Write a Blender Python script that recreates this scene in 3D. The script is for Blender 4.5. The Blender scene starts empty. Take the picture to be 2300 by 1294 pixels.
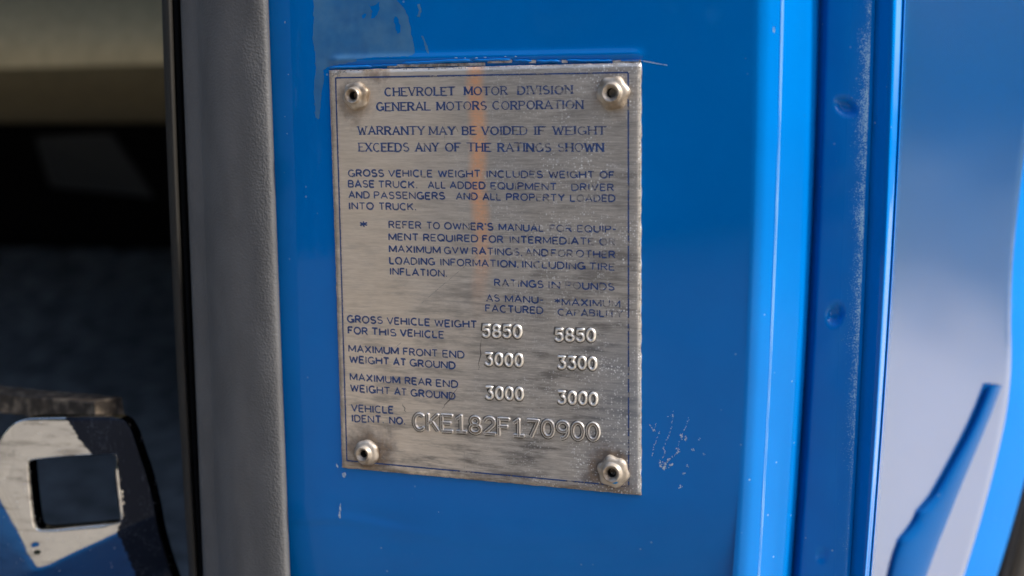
import bpy, bmesh, math, random
from mathutils import Vector, Matrix, noise
R = math.radians
random.seed(7)
SC = bpy.context.scene
COL = SC.collection

# ------------------------------------------------------------------ camera
# world: X along the plate to the right, Y into the truck, Z up, metres; the plate's centre is the origin
PW, PH = 0.068, 0.0867
F_PX, CX, CY = 2952.0, 1150.0, 647.0
ax_x = Vector((0.93771, 0.03560, -0.34558)).normalized()
ax_d = Vector((0.01373, 0.99016, 0.13927)).normalized()
ax_y = ax_x.cross(ax_d).normalized()
ax_d = ax_y.cross(ax_x).normalized()
t_tl = Vector((-0.03857, -0.04623, 0.27906))
ctr = t_tl + ax_x * PW / 2 + ax_d * PH / 2
def c2w(v):                       # camera (right, down, forward) direction -> world
    return Vector((ax_x.dot(v), ax_y.dot(v), -ax_d.dot(v)))
EYE = c2w(-ctr)
cam_d = bpy.data.cameras.new("camera")
cam = bpy.data.objects.new("camera", cam_d); COL.objects.link(cam)
right, up, back = c2w(Vector((1, 0, 0))), c2w(Vector((0, -1, 0))), c2w(Vector((0, 0, -1)))
m = Matrix((right, up, back)).transposed().to_4x4(); m.translation = EYE
cam.matrix_world = m
cam_d.sensor_width = 36.0
cam_d.lens = F_PX / 2300 * 36
cam_d.clip_start, cam_d.clip_end = 0.01, 400
cam_d.dof.use_dof = True
cam_d.dof.focus_distance = 0.274
cam_d.dof.aperture_fstop = 13.0
SC.camera = cam

def P(px, py, y=0.0):             # measured point of the photograph -> the point of that sight line at depth y
    d = c2w(Vector(((px - CX) / F_PX, (py - CY) / F_PX, 1.0)))
    return EYE + d * ((y - EYE.y) / d.y)

# ------------------------------------------------------------------ light
SUN_EL, SUN_AZ = R(40), R(90)     # azimuth from +Y (into the truck) towards +X
sun_to = Vector((math.sin(SUN_AZ) * math.cos(SUN_EL), math.cos(SUN_AZ) * math.cos(SUN_EL), math.sin(SUN_EL)))
world = bpy.data.worlds.new("World"); SC.world = world; world.use_nodes = True
wn = world.node_tree
bg = wn.nodes["Background"]
sky = wn.nodes.new("ShaderNodeTexSky"); sky.sky_type = 'NISHITA'; sky.sun_disc = False
sky.sun_elevation = SUN_EL; sky.sun_rotation = SUN_AZ
sky.air_density = 1.0; sky.dust_density = 2.0
wn.links.new(sky.outputs[0], bg.inputs[0]); bg.inputs[1].default_value = 0.11
sun_d = bpy.data.lights.new("sun", 'SUN'); sun_d.energy = 1.6; sun_d.angle = R(4); sun_d.color = (1, .95, .87)
sun = bpy.data.objects.new("sun", sun_d); COL.objects.link(sun)
sun.rotation_euler = (-sun_to).to_track_quat('-Z', 'Y').to_euler()
SC.view_settings.view_transform = 'Standard'; SC.view_settings.look = 'None'
SC.view_settings.exposure = 1.68; SC.view_settings.gamma = 1.0; SC.view_settings.use_curve_mapping = False
SC.render.engine = 'CYCLES'
SC.cycles.use_denoising = True
SC.cycles.max_bounces = 8
SC.cycles.sample_clamp_indirect = 6

# ------------------------------------------------------------------ helpers
def tag(o, label=None, cat=None, group=None, kind=None):
    for k, v in (('label', label), ('category', cat), ('group', group), ('kind', kind)):
        if v: o[k] = v
    return o
def empty(name, loc=(0, 0, 0)):
    o = bpy.data.objects.new(name, None); COL.objects.link(o); o.location = loc; o.empty_display_size = .01
    return o
def obj(name, verts, faces, mats, parent=None, smooth=True, mi=None, uvs=None):
    me = bpy.data.meshes.new(name); me.from_pydata([tuple(v) for v in verts], [], faces)
    for mm in (mats if isinstance(mats, (list, tuple)) else [mats]): me.materials.append(mm)
    if smooth: me.polygons.foreach_set('use_smooth', [True] * len(me.polygons))
    if mi: me.polygons.foreach_set('material_index', mi)
    if uvs:
        ul = me.uv_layers.new(name="UVMap")
        for l in me.loops: ul.data[l.index].uv = uvs[l.vertex_index]
    me.update()
    o = bpy.data.objects.new(name, me); COL.objects.link(o)
    if parent:
        o.parent = parent; o.matrix_parent_inverse = Matrix.Translation(-Vector(parent.location))
    return o
def grid_faces(nu, nv, off=0):
    return [(off + i * nv + j, off + i * nv + j + 1, off + (i + 1) * nv + j + 1, off + (i + 1) * nv + j)
            for i in range(nu - 1) for j in range(nv - 1)]
def lerp(a, b, t): return a + (b - a) * t
def smooth01(t):
    t = max(0., min(1., t)); return t * t * (3 - 2 * t)
def interp(tab, y):               # piecewise quadratic-ish table lookup with linear ends
    ys = [p[0] for p in tab]
    if len(tab) == 3:             # Lagrange through three points
        (a, fa), (b, fb), (c, fc) = tab
        return fa*(y-b)*(y-c)/((a-b)*(a-c)) + fb*(y-a)*(y-c)/((b-a)*(b-c)) + fc*(y-a)*(y-b)/((c-a)*(c-b))
    for (a, fa), (b, fb) in zip(tab, tab[1:]):
        if y <= b or (b, fb) == tab[-1]: return fa + (fb - fa) * (y - a) / (b - a)

# ------------------------------------------------------------------ materials
class NT:
    def __init__(s, name):
        s.mat = bpy.data.materials.new(name); s.mat.use_nodes = True
        s.t = s.mat.node_tree; s.b = s.t.nodes['Principled BSDF']; s.out = s.t.nodes['Material Output']
    def n(s, typ, **kw):
        x = s.t.nodes.new('ShaderNode' + typ)
        for k, v in kw.items():
            if k.startswith('i_'):
                key = k[2:]; x.inputs[int(key) if key.isdigit() else key].default_value = v
            else: setattr(x, k, v)
        return x
    def l(s, a, b): s.t.links.new(a, b)
    def set(s, **kw):
        for k, v in kw.items(): s.b.inputs[k.replace('_', ' ')].default_value = v
        return s
    def coord(s, scale=(1, 1, 1), kind='Object', loc=(0, 0, 0)):
        c = s.n('TexCoord'); mp = s.n('Mapping'); mp.inputs['Scale'].default_value = scale; mp.inputs['Location'].default_value = loc
        s.l(c.outputs[kind], mp.inputs['Vector']); return mp.outputs[0]
    def noise(s, vec, scale, detail=4, rough=.55):
        x = s.n('TexNoise'); x.inputs['Scale'].default_value = scale; x.inputs['Detail'].default_value = detail
        x.inputs['Roughness'].default_value = rough; s.l(vec, x.inputs['Vector']); return x.outputs['Fac']
    def ramp(s, fac, a, b, va=0., vb=1.):
        x = s.n('MapRange', interpolation_type='SMOOTHSTEP')
        x.inputs['From Min'].default_value = a; x.inputs['From Max'].default_value = b
        x.inputs['To Min'].default_value = va; x.inputs['To Max'].default_value = vb
        s.l(fac, x.inputs['Value']); return x.outputs[0]
    def math(s, op, a, b=None):
        x = s.n('Math', operation=op)
        for i, v in enumerate((a, b)):
            if v is None: continue
            if isinstance(v, (int, float)): x.inputs[i].default_value = v
            else: s.l(v, x.inputs[i])
        return x.outputs[0]
    def mix(s, fac, a, b):
        x = s.n('Mix', data_type='RGBA')
        for idx, v in ((0, fac), (6, a), (7, b)):
            if isinstance(v, (int, float)): x.inputs[idx].default_value = v
            elif isinstance(v, tuple): x.inputs[idx].default_value = (*v[:3], 1)
            else: s.l(v, x.inputs[idx])
        return x.outputs[2]
    def bump(s, height, strength, dist, normal=None):
        x = s.n('Bump'); x.inputs['Strength'].default_value = strength; x.inputs['Distance'].default_value = dist
        s.l(height, x.inputs['Height'])
        if normal: s.l(normal, x.inputs['Normal'])
        return x.outputs[0]
def solid(name, col, rough=.5, metal=0., **kw):
    k = NT(name); k.set(Base_Color=(*col, 1), Roughness=rough, Metallic=metal, **kw); return k.mat

BLUE = (0.0, 0.170, 0.56)
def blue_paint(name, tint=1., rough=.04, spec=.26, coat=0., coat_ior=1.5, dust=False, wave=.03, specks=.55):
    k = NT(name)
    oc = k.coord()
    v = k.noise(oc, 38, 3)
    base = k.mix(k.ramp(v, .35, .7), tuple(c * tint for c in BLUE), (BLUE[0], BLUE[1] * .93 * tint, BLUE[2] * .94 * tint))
    # tiny pale dust specks
    vo = k.n('TexVoronoi', feature='F1'); vo.inputs['Scale'].default_value = 260; k.l(oc, vo.inputs['Vector'])
    sp = k.math('MULTIPLY', k.ramp(vo.outputs['Distance'], .03, .085, 1, 0), k.ramp(k.noise(oc, 60, 2), .47, .60))
    base = k.mix(k.math('MULTIPLY', sp, specks), base, (.32, .48, .62))
    if dust:
        uv = k.n('TexCoord').outputs['UV']
        sx = k.n('SeparateXYZ'); k.l(uv, sx.inputs[0])
        band = k.math('MULTIPLY', k.ramp(sx.outputs[0], .22, .80), k.ramp(sx.outputs[0], .84, .90, 1, 0))
        band = k.math('POWER', band, 2.2)
        grow = k.ramp(sx.outputs[1], .0, .55, .35, 1.0)
        grow = k.math('MULTIPLY', grow, k.ramp(sx.outputs[1], .82, .98, 1, .35))
        fine = k.noise(oc, 4200, 2, .7); mid = k.noise(oc, 260, 3, .7)
        amt = k.math('MULTIPLY', band, grow)
        thr = k.math('SUBTRACT', .72, k.math('MULTIPLY', amt, .27))
        d = k.math('MULTIPLY', k.ramp(k.math('SUBTRACT', k.math('ADD', k.math('MULTIPLY', fine, .7), k.math('MULTIPLY', mid, .3)), thr), 0, .07), k.ramp(amt, .0, .25))
        base = k.mix(k.math('MULTIPLY', d, .75), base, (.40, .62, .76))
        rr = k.math('ADD', k.math('MULTIPLY', amt, .3), rough); k.l(rr, k.b.inputs['Roughness'])
    else:
        k.b.inputs['Roughness'].default_value = rough
    k.l(base, k.b.inputs['Base Color'])
    k.set(Specular_IOR_Level=spec, Coat_Weight=coat, Coat_IOR=coat_ior, Coat_Roughness=max(rough, .02))
    if wave:
        nn = k.bump(k.noise(oc, 120, 2, .5), wave, .0004)
        nn = k.bump(k.noise(oc, 1500, 2, .5), .015, .0002, nn)
        k.l(nn, k.b.inputs['Normal'])
    return k.mat
M_BLUE = blue_paint('blue_paint')
M_FLANGE = blue_paint('worn_blue_paint', rough=.16, spec=.18)
M_STRIP = blue_paint('dusty_blue_paint', rough=.22, dust=True)
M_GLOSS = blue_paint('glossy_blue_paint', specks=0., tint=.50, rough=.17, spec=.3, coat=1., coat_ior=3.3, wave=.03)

# aluminium plate with painted reflections, brushing, rust and specks; object coordinates = metres on the plate
RIV_PX = [(803, 216), (1376, 210), (826, 1015), (1379, 1058)]
RIV = [P(*p) for p in RIV_PX]
def plate_material():
    k = NT('brushed_aluminium')
    oc = k.coord()
    sx = k.n('SeparateXYZ'); k.l(oc, sx.inputs[0]); X, Z = sx.outputs[0], sx.outputs[2]
    streak = k.noise(k.coord((120, 1, 1700)), 1, 5, .7)         # long horizontal brushing
    fine = k.noise(k.coord((420, 1, 6500)), 1, 3, .6)
    blot = k.noise(k.coord((70, 1, 130)), 1, 5, .6)
    smear = k.noise(k.coord((90, 1, 620), loc=(3, 0, 5)), 1, 4, .7)
    big = k.noise(k.coord((28, 1, 34), loc=(1, 0, 2)), 1, 3)
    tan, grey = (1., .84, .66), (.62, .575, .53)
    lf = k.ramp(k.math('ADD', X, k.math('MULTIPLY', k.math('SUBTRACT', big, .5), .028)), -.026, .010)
    base = k.mix(lf, tan, grey)  # warm left, grey right: mirrored surroundings put into the base colour
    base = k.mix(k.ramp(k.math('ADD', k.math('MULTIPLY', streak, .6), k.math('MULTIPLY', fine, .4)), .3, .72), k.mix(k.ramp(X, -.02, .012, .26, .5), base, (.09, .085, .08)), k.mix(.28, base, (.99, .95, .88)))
    # dark smudges, heavier to the right and below
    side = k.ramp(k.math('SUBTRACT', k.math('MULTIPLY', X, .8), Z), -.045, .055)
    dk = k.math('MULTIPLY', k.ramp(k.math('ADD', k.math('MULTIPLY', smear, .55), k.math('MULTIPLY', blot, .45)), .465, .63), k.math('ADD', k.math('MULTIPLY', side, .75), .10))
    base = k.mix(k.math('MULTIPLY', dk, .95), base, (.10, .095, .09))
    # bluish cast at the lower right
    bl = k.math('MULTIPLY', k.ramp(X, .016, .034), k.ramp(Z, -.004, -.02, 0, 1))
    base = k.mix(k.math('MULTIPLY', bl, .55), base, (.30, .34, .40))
    # copper coloured streak: a reflection painted into the metal
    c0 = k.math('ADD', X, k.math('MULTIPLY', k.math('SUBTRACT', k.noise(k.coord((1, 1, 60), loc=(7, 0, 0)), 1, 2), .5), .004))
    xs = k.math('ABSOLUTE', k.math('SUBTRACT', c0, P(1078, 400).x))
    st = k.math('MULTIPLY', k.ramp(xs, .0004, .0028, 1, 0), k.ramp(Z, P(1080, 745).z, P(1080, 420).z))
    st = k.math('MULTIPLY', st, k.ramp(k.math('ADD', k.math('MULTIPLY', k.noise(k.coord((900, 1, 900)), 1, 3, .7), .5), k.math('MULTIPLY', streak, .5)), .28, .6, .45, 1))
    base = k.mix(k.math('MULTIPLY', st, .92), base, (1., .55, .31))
    # rust round the rivets and corners
    rn = k.noise(k.coord((260, 1, 260)), 1, 4, .6)
    tot = None
    for (c, r0, r1, w) in [(RIV[0] + Vector((-.001, 0, -.001)), .0024, .0068, .8), (RIV[1], .0026, .0058, .5), (RIV[2] + Vector((.001, 0, .0005)), .0030, .0082, 1.), (RIV[3] + Vector((-.001, 0, .0006)), .0028, .0070, 1.),
                           (P(850, 165), .0006, .0042, .9), (P(1390, 1098), .001, .005, .8), (P(785, 1040), .001, .0065, .6), (P(770, 175), .001, .004, .4)]:
        dv = k.n('VectorMath', operation='DISTANCE'); k.l(oc, dv.inputs[0]); dv.inputs[1].default_value = (c.x, 0, c.z)
        q = k.math('ADD', dv.outputs['Value'], k.math('MULTIPLY', k.math('SUBTRACT', rn, .5), .009))
        q = k.math('MULTIPLY', k.ramp(q, r0, r1, 1, 0), w)
        tot = q if tot is None else k.math('MAXIMUM', tot, q)
    # narrow brownish rim
    rim = k.math('MAXIMUM', k.ramp(X, -PW / 2 + .0006, -PW / 2 + .0024, 1, 0), k.ramp(Z, -PH / 2 + .0006, -PH / 2 + .003, 1, 0))
    rim = k.math('MULTIPLY', rim, k.ramp(rn, .35, .65))
    tot = k.math('MAXIMUM', tot, k.math('MULTIPLY', rim, .6))
    rust = k.mix(k.ramp(k.noise(k.coord((700, 1, 700)), 1, 3), .35, .65), (.19, .115, .055), (.085, .052, .03))
    base = k.mix(k.math('MULTIPLY', tot, .82), base, rust)
    # pale pits and specks
    sp = None
    for sc, th, loc in ((1500, .25, 0), (2500, .34, 3), (620, .115, 8)):
        vo = k.n('TexVoronoi', feature='F1'); vo.inputs['Scale'].default_value = sc
        k.l(k.coord(loc=(loc, 0, loc)), vo.inputs['Vector'])
        w = k.n('SeparateColor'); k.l(vo.outputs['Color'], w.inputs[0])
        q = k.math('MULTIPLY', k.ramp(vo.outputs['Distance'], th * .5, th * 1.5, 1, 0), k.ramp(w.outputs[0], .55, .85))
        sp = q if sp is None else k.math('MAXIMUM', sp, q)
    side2 = k.ramp(k.math('ADD', X, k.math('MULTIPLY', k.math('SUBTRACT', big, .5), .05)), -.012, .028, .10, 1)
    sp = k.math('MULTIPLY', k.math('MULTIPLY', sp, side2), k.ramp(k.noise(k.coord((150, 1, 150), loc=(2, 0, 2)), 1, 3), .38, .62))
    base = k.mix(k.math('MULTIPLY', sp, .9), base, (.95, .95, .94))
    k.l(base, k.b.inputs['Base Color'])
    met = k.math('SUBTRACT', .60, k.math('MULTIPLY', k.math('MAXIMUM', tot, sp), .6)); k.l(met, k.b.inputs['Metallic'])
    rg = k.math('ADD', k.ramp(blot, .3, .7, .36, .5), k.math('MULTIPLY', tot, .25)); k.l(rg, k.b.inputs['Roughness'])
    nn = k.bump(k.math('ADD', k.math('MULTIPLY', streak, .5), fine), .35, .00004)
    nn = k.bump(k.noise(k.coord((60, 1, 60)), 1, 2), .5, .0005, nn)
    nn = k.bump(sp, -.4, .00008, nn)
    k.l(nn, k.b.inputs['Normal'])
    return k.mat
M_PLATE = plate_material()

def ink_material(name='worn_navy_ink', extra=0.):
    k = NT(name)
    oc = k.coord(); sx = k.n('SeparateXYZ'); k.l(oc, sx.inputs[0])
    n1 = k.noise(k.coord((520, 1, 800)), 1, 3, .65)
    bl = k.noise(k.coord((190, 1, 300), loc=(4, 0, 1)), 1, 2)
    thr = k.ramp(sx.outputs[0], -.03, .03, .355, .462)
    f = k.math('ADD', k.math('MULTIPLY', n1, .55), k.math('MULTIPLY', bl, .45))
    a = k.ramp(k.math('SUBTRACT', f, k.math('ADD', thr, extra)), -.03, .03, .24, 1)
    k.l(k.mix(k.ramp(n1, .3, .7), (.014, .040, .150), (.035, .088, .26)), k.b.inputs['Base Color'])
    k.l(k.math('MULTIPLY', a, .93), k.b.inputs['Alpha'])
    k.set(Roughness=.5, Specular_IOR_Level=.3)
    return k.mat
M_INK = ink_material(); M_FAINT = ink_material('rubbed_navy_ink', .05)
def etch_material():
    k = NT('bare_etched_metal')
    n1 = k.noise(k.coord((420, 1, 420), loc=(2, 0, 2)), 1, 3, .65)
    k.l(k.ramp(n1, .42, .62, .0, .7), k.b.inputs['Alpha'])
    k.set(Base_Color=(.66, .63, .58, 1), Roughness=.42, Metallic=.7)
    return k.mat
M_ETCH = etch_material()
def cast_metal(name, col=(.54, .475, .395), rough=.5, metal=.6):
    k = NT(name)
    n1 = k.noise(k.coord((900, 900, 900)), 1, 4, .65)
    n2 = k.noise(k.coord((260, 260, 260)), 1, 3)
    k.l(k.mix(k.ramp(n2, .42, .68), col, (.26, .20, .14)), k.b.inputs['Base Color'])
    k.l(k.ramp(n1, .3, .7, rough - .1, rough + .15), k.b.inputs['Roughness'])
    k.set(Metallic=metal); k.l(k.bump(n1, .5, .00012), k.b.inputs['Normal'])
    return k.mat
M_RIVET = cast_metal('weathered_rivet_metal')
M_STAMP = solid('raised_aluminium', (.88, .83, .75), .38, .6)
M_BURR = solid('burred_aluminium', (.80, .75, .68), .4, .6)
M_SUNK = cast_metal('sunk_dull_aluminium', (.30, .275, .25), .5, .5)
M_FIGSHADE = solid('figure_shade', (.05, .045, .04), .8, Alpha=.55)
M_HOLE = solid('rivet_bore_dark', (.012, .010, .009), .8)
M_FLECK = solid('blue_paint_fleck', (.03, .25, .60), .3)
def edge_metal():
    k = NT('cut_edge_metal')
    n1 = k.noise(k.coord((700, 700, 700)), 1, 4, .7)
    k.l(k.mix(k.ramp(n1, .35, .65), (.70, .68, .65), (.28, .23, .19)), k.b.inputs['Base Color']); k.set(Metallic=.5, Roughness=.45)
    return k.mat
M_EDGE = edge_metal()
def chip_mat():
    k = NT('chipped_pale_undercoat')
    n1 = k.noise(k.coord((1400, 1400, 1400)), 1, 3, .7)
    k.l(k.mix(k.ramp(n1, .35, .65), (.40, .58, .74), (.66, .78, .85)), k.b.inputs['Base Color'])
    k.l(k.ramp(n1, .28, .5, .15, .85), k.b.inputs['Alpha']); k.set(Roughness=.7)
    return k.mat
M_CHIP = chip_mat()
def rubber(name, col, sc=1500, strength=.55, dist=.0003, rough=.6):
    k = NT(name)
    n1 = k.noise(k.coord((sc, sc, sc * .8)), 1, 3, .6); n2 = k.noise(k.coord((140, 140, 60)), 1, 3)
    k.l(k.mix(k.ramp(n2, .3, .7), col, tuple(c * .82 for c in col)), k.b.inputs['Base Color'])
    k.set(Roughness=rough, Specular_IOR_Level=.35)
    vo = k.n('TexVoronoi', feature='SMOOTH_F1'); vo.inputs['Scale'].default_value = sc * .9; k.l(k.coord(), vo.inputs['Vector'])
    h = k.math('ADD', k.math('MULTIPLY', n1, .6), k.math('MULTIPLY', vo.outputs['Distance'], .5))
    k.l(k.bump(h, strength, dist), k.b.inputs['Normal'])
    return k.mat
M_RUB = rubber('grained_grey_rubber', (.118, .118, .119), 2300, .7, .0003)
M_RUBD = rubber('dark_rubber_lip', (.030, .027, .023), 900, .3)
def chrome():
    k = NT('worn_chrome')
    n1 = k.noise(k.coord((160, 160, 900)), 1, 4, .65); n2 = k.noise(k.coord((45, 45, 45)), 1, 3)
    vo = k.n('TexVoronoi', feature='F1'); vo.inputs['Scale'].default_value = 900; k.l(k.coord(), vo.inputs['Vector'])
    sp = k.math('MULTIPLY', k.ramp(vo.outputs['Distance'], .07, .2, 1, 0), k.ramp(k.noise(k.coord((220, 220, 220)), 1, 2), .5, .62))
    sm = k.math('MULTIPLY', k.ramp(k.noise(k.coord((90, 90, 420), loc=(1, 2, 3)), 1, 5, .7), .50, .64), k.ramp(n2, .40, .55))
    cb = k.mix(k.math('MULTIPLY', sm, .5), (.86, .85, .82), (.28, .26, .24))
    k.l(k.mix(k.math('MULTIPLY', sp, .55), cb, (.42, .45, .5)), k.b.inputs['Base Color'])
    k.l(k.math('ADD', k.ramp(n1, .4, .75, .07, .2), k.math('MULTIPLY', sp, .4)), k.b.inputs['Roughness'])
    k.l(k.math('SUBTRACT', 1., k.math('MULTIPLY', sp, .75)), k.b.inputs['Metallic'])
    k.l(k.bump(n2, .08, .0012), k.b.inputs['Normal'])
    return k.mat
M_CHROME = chrome()
def dark_reflection():
    k = NT('chrome_dark_reflection'); oc = k.coord()
    vo = k.n('TexVoronoi', feature='F1'); vo.inputs['Scale'].default_value = 2100; k.l(oc, vo.inputs['Vector'])
    sp = k.math('MULTIPLY', k.ramp(vo.outputs['Distance'], .1, .3, 1, 0), k.ramp(k.noise(oc, 240, 3), .46, .62))
    sc = k.ramp(k.noise(k.coord((1800, 1800, 90)), 1, 3), .62, .72)
    k.l(k.mix(k.math('MAXIMUM', k.math('MULTIPLY', sp, .32), k.math('MULTIPLY', sc, .15)), (.012, .016, .026), (.30, .34, .42)), k.b.inputs['Base Color'])
    k.set(Roughness=.14, Specular_IOR_Level=.14); return k.mat
M_DARKREFL = dark_reflection()  # dark mirrored area put into the colour, with pale specks
M_BEIGE = rubber('beige_upholstery', (.62, .50, .28), 500, .4, .0006, .75)
def carpet():
    k = NT('dark_carpet')
    n1 = k.noise(k.coord((260, 260, 260)), 1, 4, .7); n2 = k.noise(k.coord((34, 34, 34)), 1, 4)
    k.l(k.mix(k.ramp(k.math('ADD', k.math('MULTIPLY', n1, .4), k.math('MULTIPLY', n2, .6)), .35, .7), (.14, .145, .145), (.44, .455, .46)), k.b.inputs['Base Color'])
    k.set(Roughness=.95, Specular_IOR_Level=.1); k.l(k.bump(n1, .8, .004), k.b.inputs['Normal'])
    return k.mat
M_CARPET = carpet()
M_BLACK = solid('black_interior', (.006, .006, .007), .9, Specular_IOR_Level=.1)
M_BROWN = cast_metal('brown_weathered_steel', (.048, .036, .027), .6, .3)
M_SLATE = solid('slate_painted_steel', (.016, .020, .024), .6)
M_TRIMG = solid('grey_trim', (.10, .095, .09), .6)
M_TAN = solid('tan_trim', (.42, .33, .22), .6)

# ------------------------------------------------------------------ ground, drive and the wood behind the photographer (seen in the reflections)
def ground_mat(name, a, b, sc):
    k = NT(name); n1 = k.noise(k.coord(), sc, 6, .7); n2 = k.noise(k.coord(), .8, 4)
    k.l(k.mix(k.ramp(k.math('ADD', k.math('MULTIPLY', n1, .6), k.math('MULTIPLY', n2, .4)), .35, .65), a, b), k.b.inputs['Base Color'])
    k.set(Roughness=.9); k.l(k.bump(n1, .5, .02), k.b.inputs['Normal']); return k.mat
GZ = -0.95
def flat(name, x0, y0, x1, y1, z, mat):
    o = obj(name, [(x0, y0, z), (x1, y0, z), (x1, y1, z), (x0, y1, z)], [(0, 1, 2, 3)], mat, smooth=False); o['kind'] = 'structure'; return o
flat('ground', -200, -200, 200, 200, GZ, ground_mat('gravel_ground', (.17, .15, .125), (.28, .25, .205), 9))
flat('pavement', 0.9, -30, 4.9, 30, GZ + .004, ground_mat('pale_concrete', (.68, .57, .43), (.82, .71, .55), 14))

flat('added_grass', 4.9, -60, 90, 60, GZ + .008, ground_mat('added_dark_grass', (.018, .030, .010), (.05, .065, .025), 12))  # unseen, added to darken the upper reflection in the glossy panel
v, f = [], []
rng = random.Random(3)
for i in range(42000):
    az = rng.uniform(-1.5, 2.4); rad = rng.uniform(9, 13) if az < .8 else rng.uniform(26, 32); h = rng.random() ** 1.1 * (6.2 if az < .8 else 10)
    c = Vector((math.sin(az) * rad, -math.cos(az) * rad, GZ + h))
    s = rng.uniform(.10, .30) * (1 if az < .8 else 2.4)
    a = Vector((rng.gauss(0, 1), rng.gauss(0, 1), rng.gauss(0, 1))).normalized(); b = a.cross(Vector((rng.gauss(0, 1), rng.gauss(0, 1), rng.gauss(0, 1)))).normalized()
    n0 = len(v); v += [c - a * s, c + b * s * .6, c + a * s, c - b * s * .6]; f.append((n0, n0 + 1, n0 + 2, n0 + 3))
k = NT('dark_foliage'); k.set(Roughness=.8, Specular_IOR_Level=.2)
k.l(k.mix(k.ramp(k.noise(k.coord(), .9, 3), .35, .65), (.006, .012, .006), (.026, .042, .016)), k.b.inputs['Base Color'])
tag(obj('trees', v, f, k.mat, smooth=False), 'dark leafy wood mirrored faintly in the glossy blue paint', 'trees', kind='stuff')

# ------------------------------------------------------------------ cab interior (left of the seal)
DEEP = 1.8
def bx(x0, x1, y0, y1, z0, z1, v, f):
    n = len(v); v += [(x, y, z) for x in (x0, x1) for y in (y0, y1) for z in (z0, z1)]
    f += [tuple(n + i for i in q) for q in ((0, 1, 3, 2), (4, 6, 7, 5), (0, 4, 5, 1), (2, 3, 7, 6), (0, 2, 6, 4), (1, 5, 7, 3))]
v, f = [], []
bx(-2.2, .3, 1.78, 1.8, -.9, .8, v, f); bx(-2.22, -2.2, .05, 1.8, -.9, .8, v, f); bx(-.062, -.058, .03, 1.78, -.9, .8, v, f)
bx(-2.2, -.06, .05, 1.78, .8, .82, v, f); bx(-2.2, -.06, .05, 1.78, -.92, -.90, v, f)
o = obj('cab_interior', v, f, M_BLACK, smooth=False); o['kind'] = 'structure'
# carpet: a sheet sloping up and away
NU, NV = 60, 40; v = []
for i in range(NU):
    for j in range(NV):
        t = i / (NU - 1); y = lerp(.22, .95, t) * DEEP; py = lerp(1500, 560, t ** .8)
        p = P(lerp(-260, 560, j / (NV - 1)), py, y); p.z += .006 * noise.noise(p * 22); v.append(p)
o = obj('carpet', v, grid_faces(NU, NV), M_CARPET); o['kind'] = 'structure'
# beige seat base
prof = [(-520, .60), (-330, .50), (-150, .415), (-60, .378), (0, .358), (40, .347), (80, .341), (110, .339), (140, .340), (170, .345), (200, .352), (240, .366), (262, .384), (272, .40), (276, .46)]
v = []
for (py, y) in prof:
    for j in range(24):
        t = j / 23; px = lerp(-330, 520, t)
        p = P(px, py + 22 * (1 - t) * smooth01((py - 40) / 90.) * (1 - smooth01((py - 160) / 60.)), y * DEEP); v.append(p)
s = empty('seat', P(150, 270, .40)); tag(s, 'beige upholstered seat base inside the dark cab, out of focus', 'seat')
obj('cushion', v[:24 * 9], grid_faces(9, 24), M_BEIGE, s)
obj('cushion_underside', v[24 * 8:], grid_faces(len(prof) - 8, 24), rubber('shaded_upholstery', (.17, .145, .085), 500, .4, .0006, .8), s)  # cushion's lower part, its shade put into a darker cover colour
# slate bracket under it
q = [(78, 308, .47), (252, 300, .47), (350, 445, .50), (112, 420, .50)]
v = [P(a[0], a[1], a[2] * DEEP) for a in q] + [P(a[0], a[1], a[2] * DEEP + .01) for a in q]
f = [(0, 1, 2, 3), (7, 6, 5, 4), (0, 4, 5, 1), (1, 5, 6, 2), (2, 6, 7, 3), (3, 7, 4, 0)]
o = obj('seat_bracket', v, f, M_SLATE, smooth=False); tag(o, 'blurred slate grey steel bracket under the beige seat', 'bracket')
bv = o.modifiers.new('b', 'BEVEL'); bv.width = .004; bv.segments = 2
# brown arm behind the latch
a0, a1 = P(-160, 880, .055), P(246, 922, .030)
ax = (a1 - a0).normalized(); up_ = Vector((0, 0, 1)); sd = ax.cross(up_).normalized(); up_ = sd.cross(ax).normalized()
v, f = [], []; NS = 30; ring = [(-1, .9), (-.9, 1), (.9, 1), (1, .9), (1, -.9), (.9, -1), (-.9, -1), (-1, -.9)]
for i in range(NS):
    c = a0.lerp(a1, i / (NS - 1))
    for (u, w) in ring:
        r = 1 + .10 * noise.noise(Vector((i * .6, u * 2, w * 2)))
        v.append(c + sd * u * .0042 * r + up_ * (w * .0029 * r))
for i in range(NS - 1):
    for j in range(8): f.append((i * 8 + j, i * 8 + (j + 1) % 8, (i + 1) * 8 + (j + 1) % 8, (i + 1) * 8 + j))
f += [tuple(range(8))[::-1], tuple(range((NS - 1) * 8, NS * 8))]
tag(obj('support_bar', v, f, M_BROWN, smooth=False), 'dark brown weathered steel bar ending behind the chrome latch', 'bar')

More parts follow.
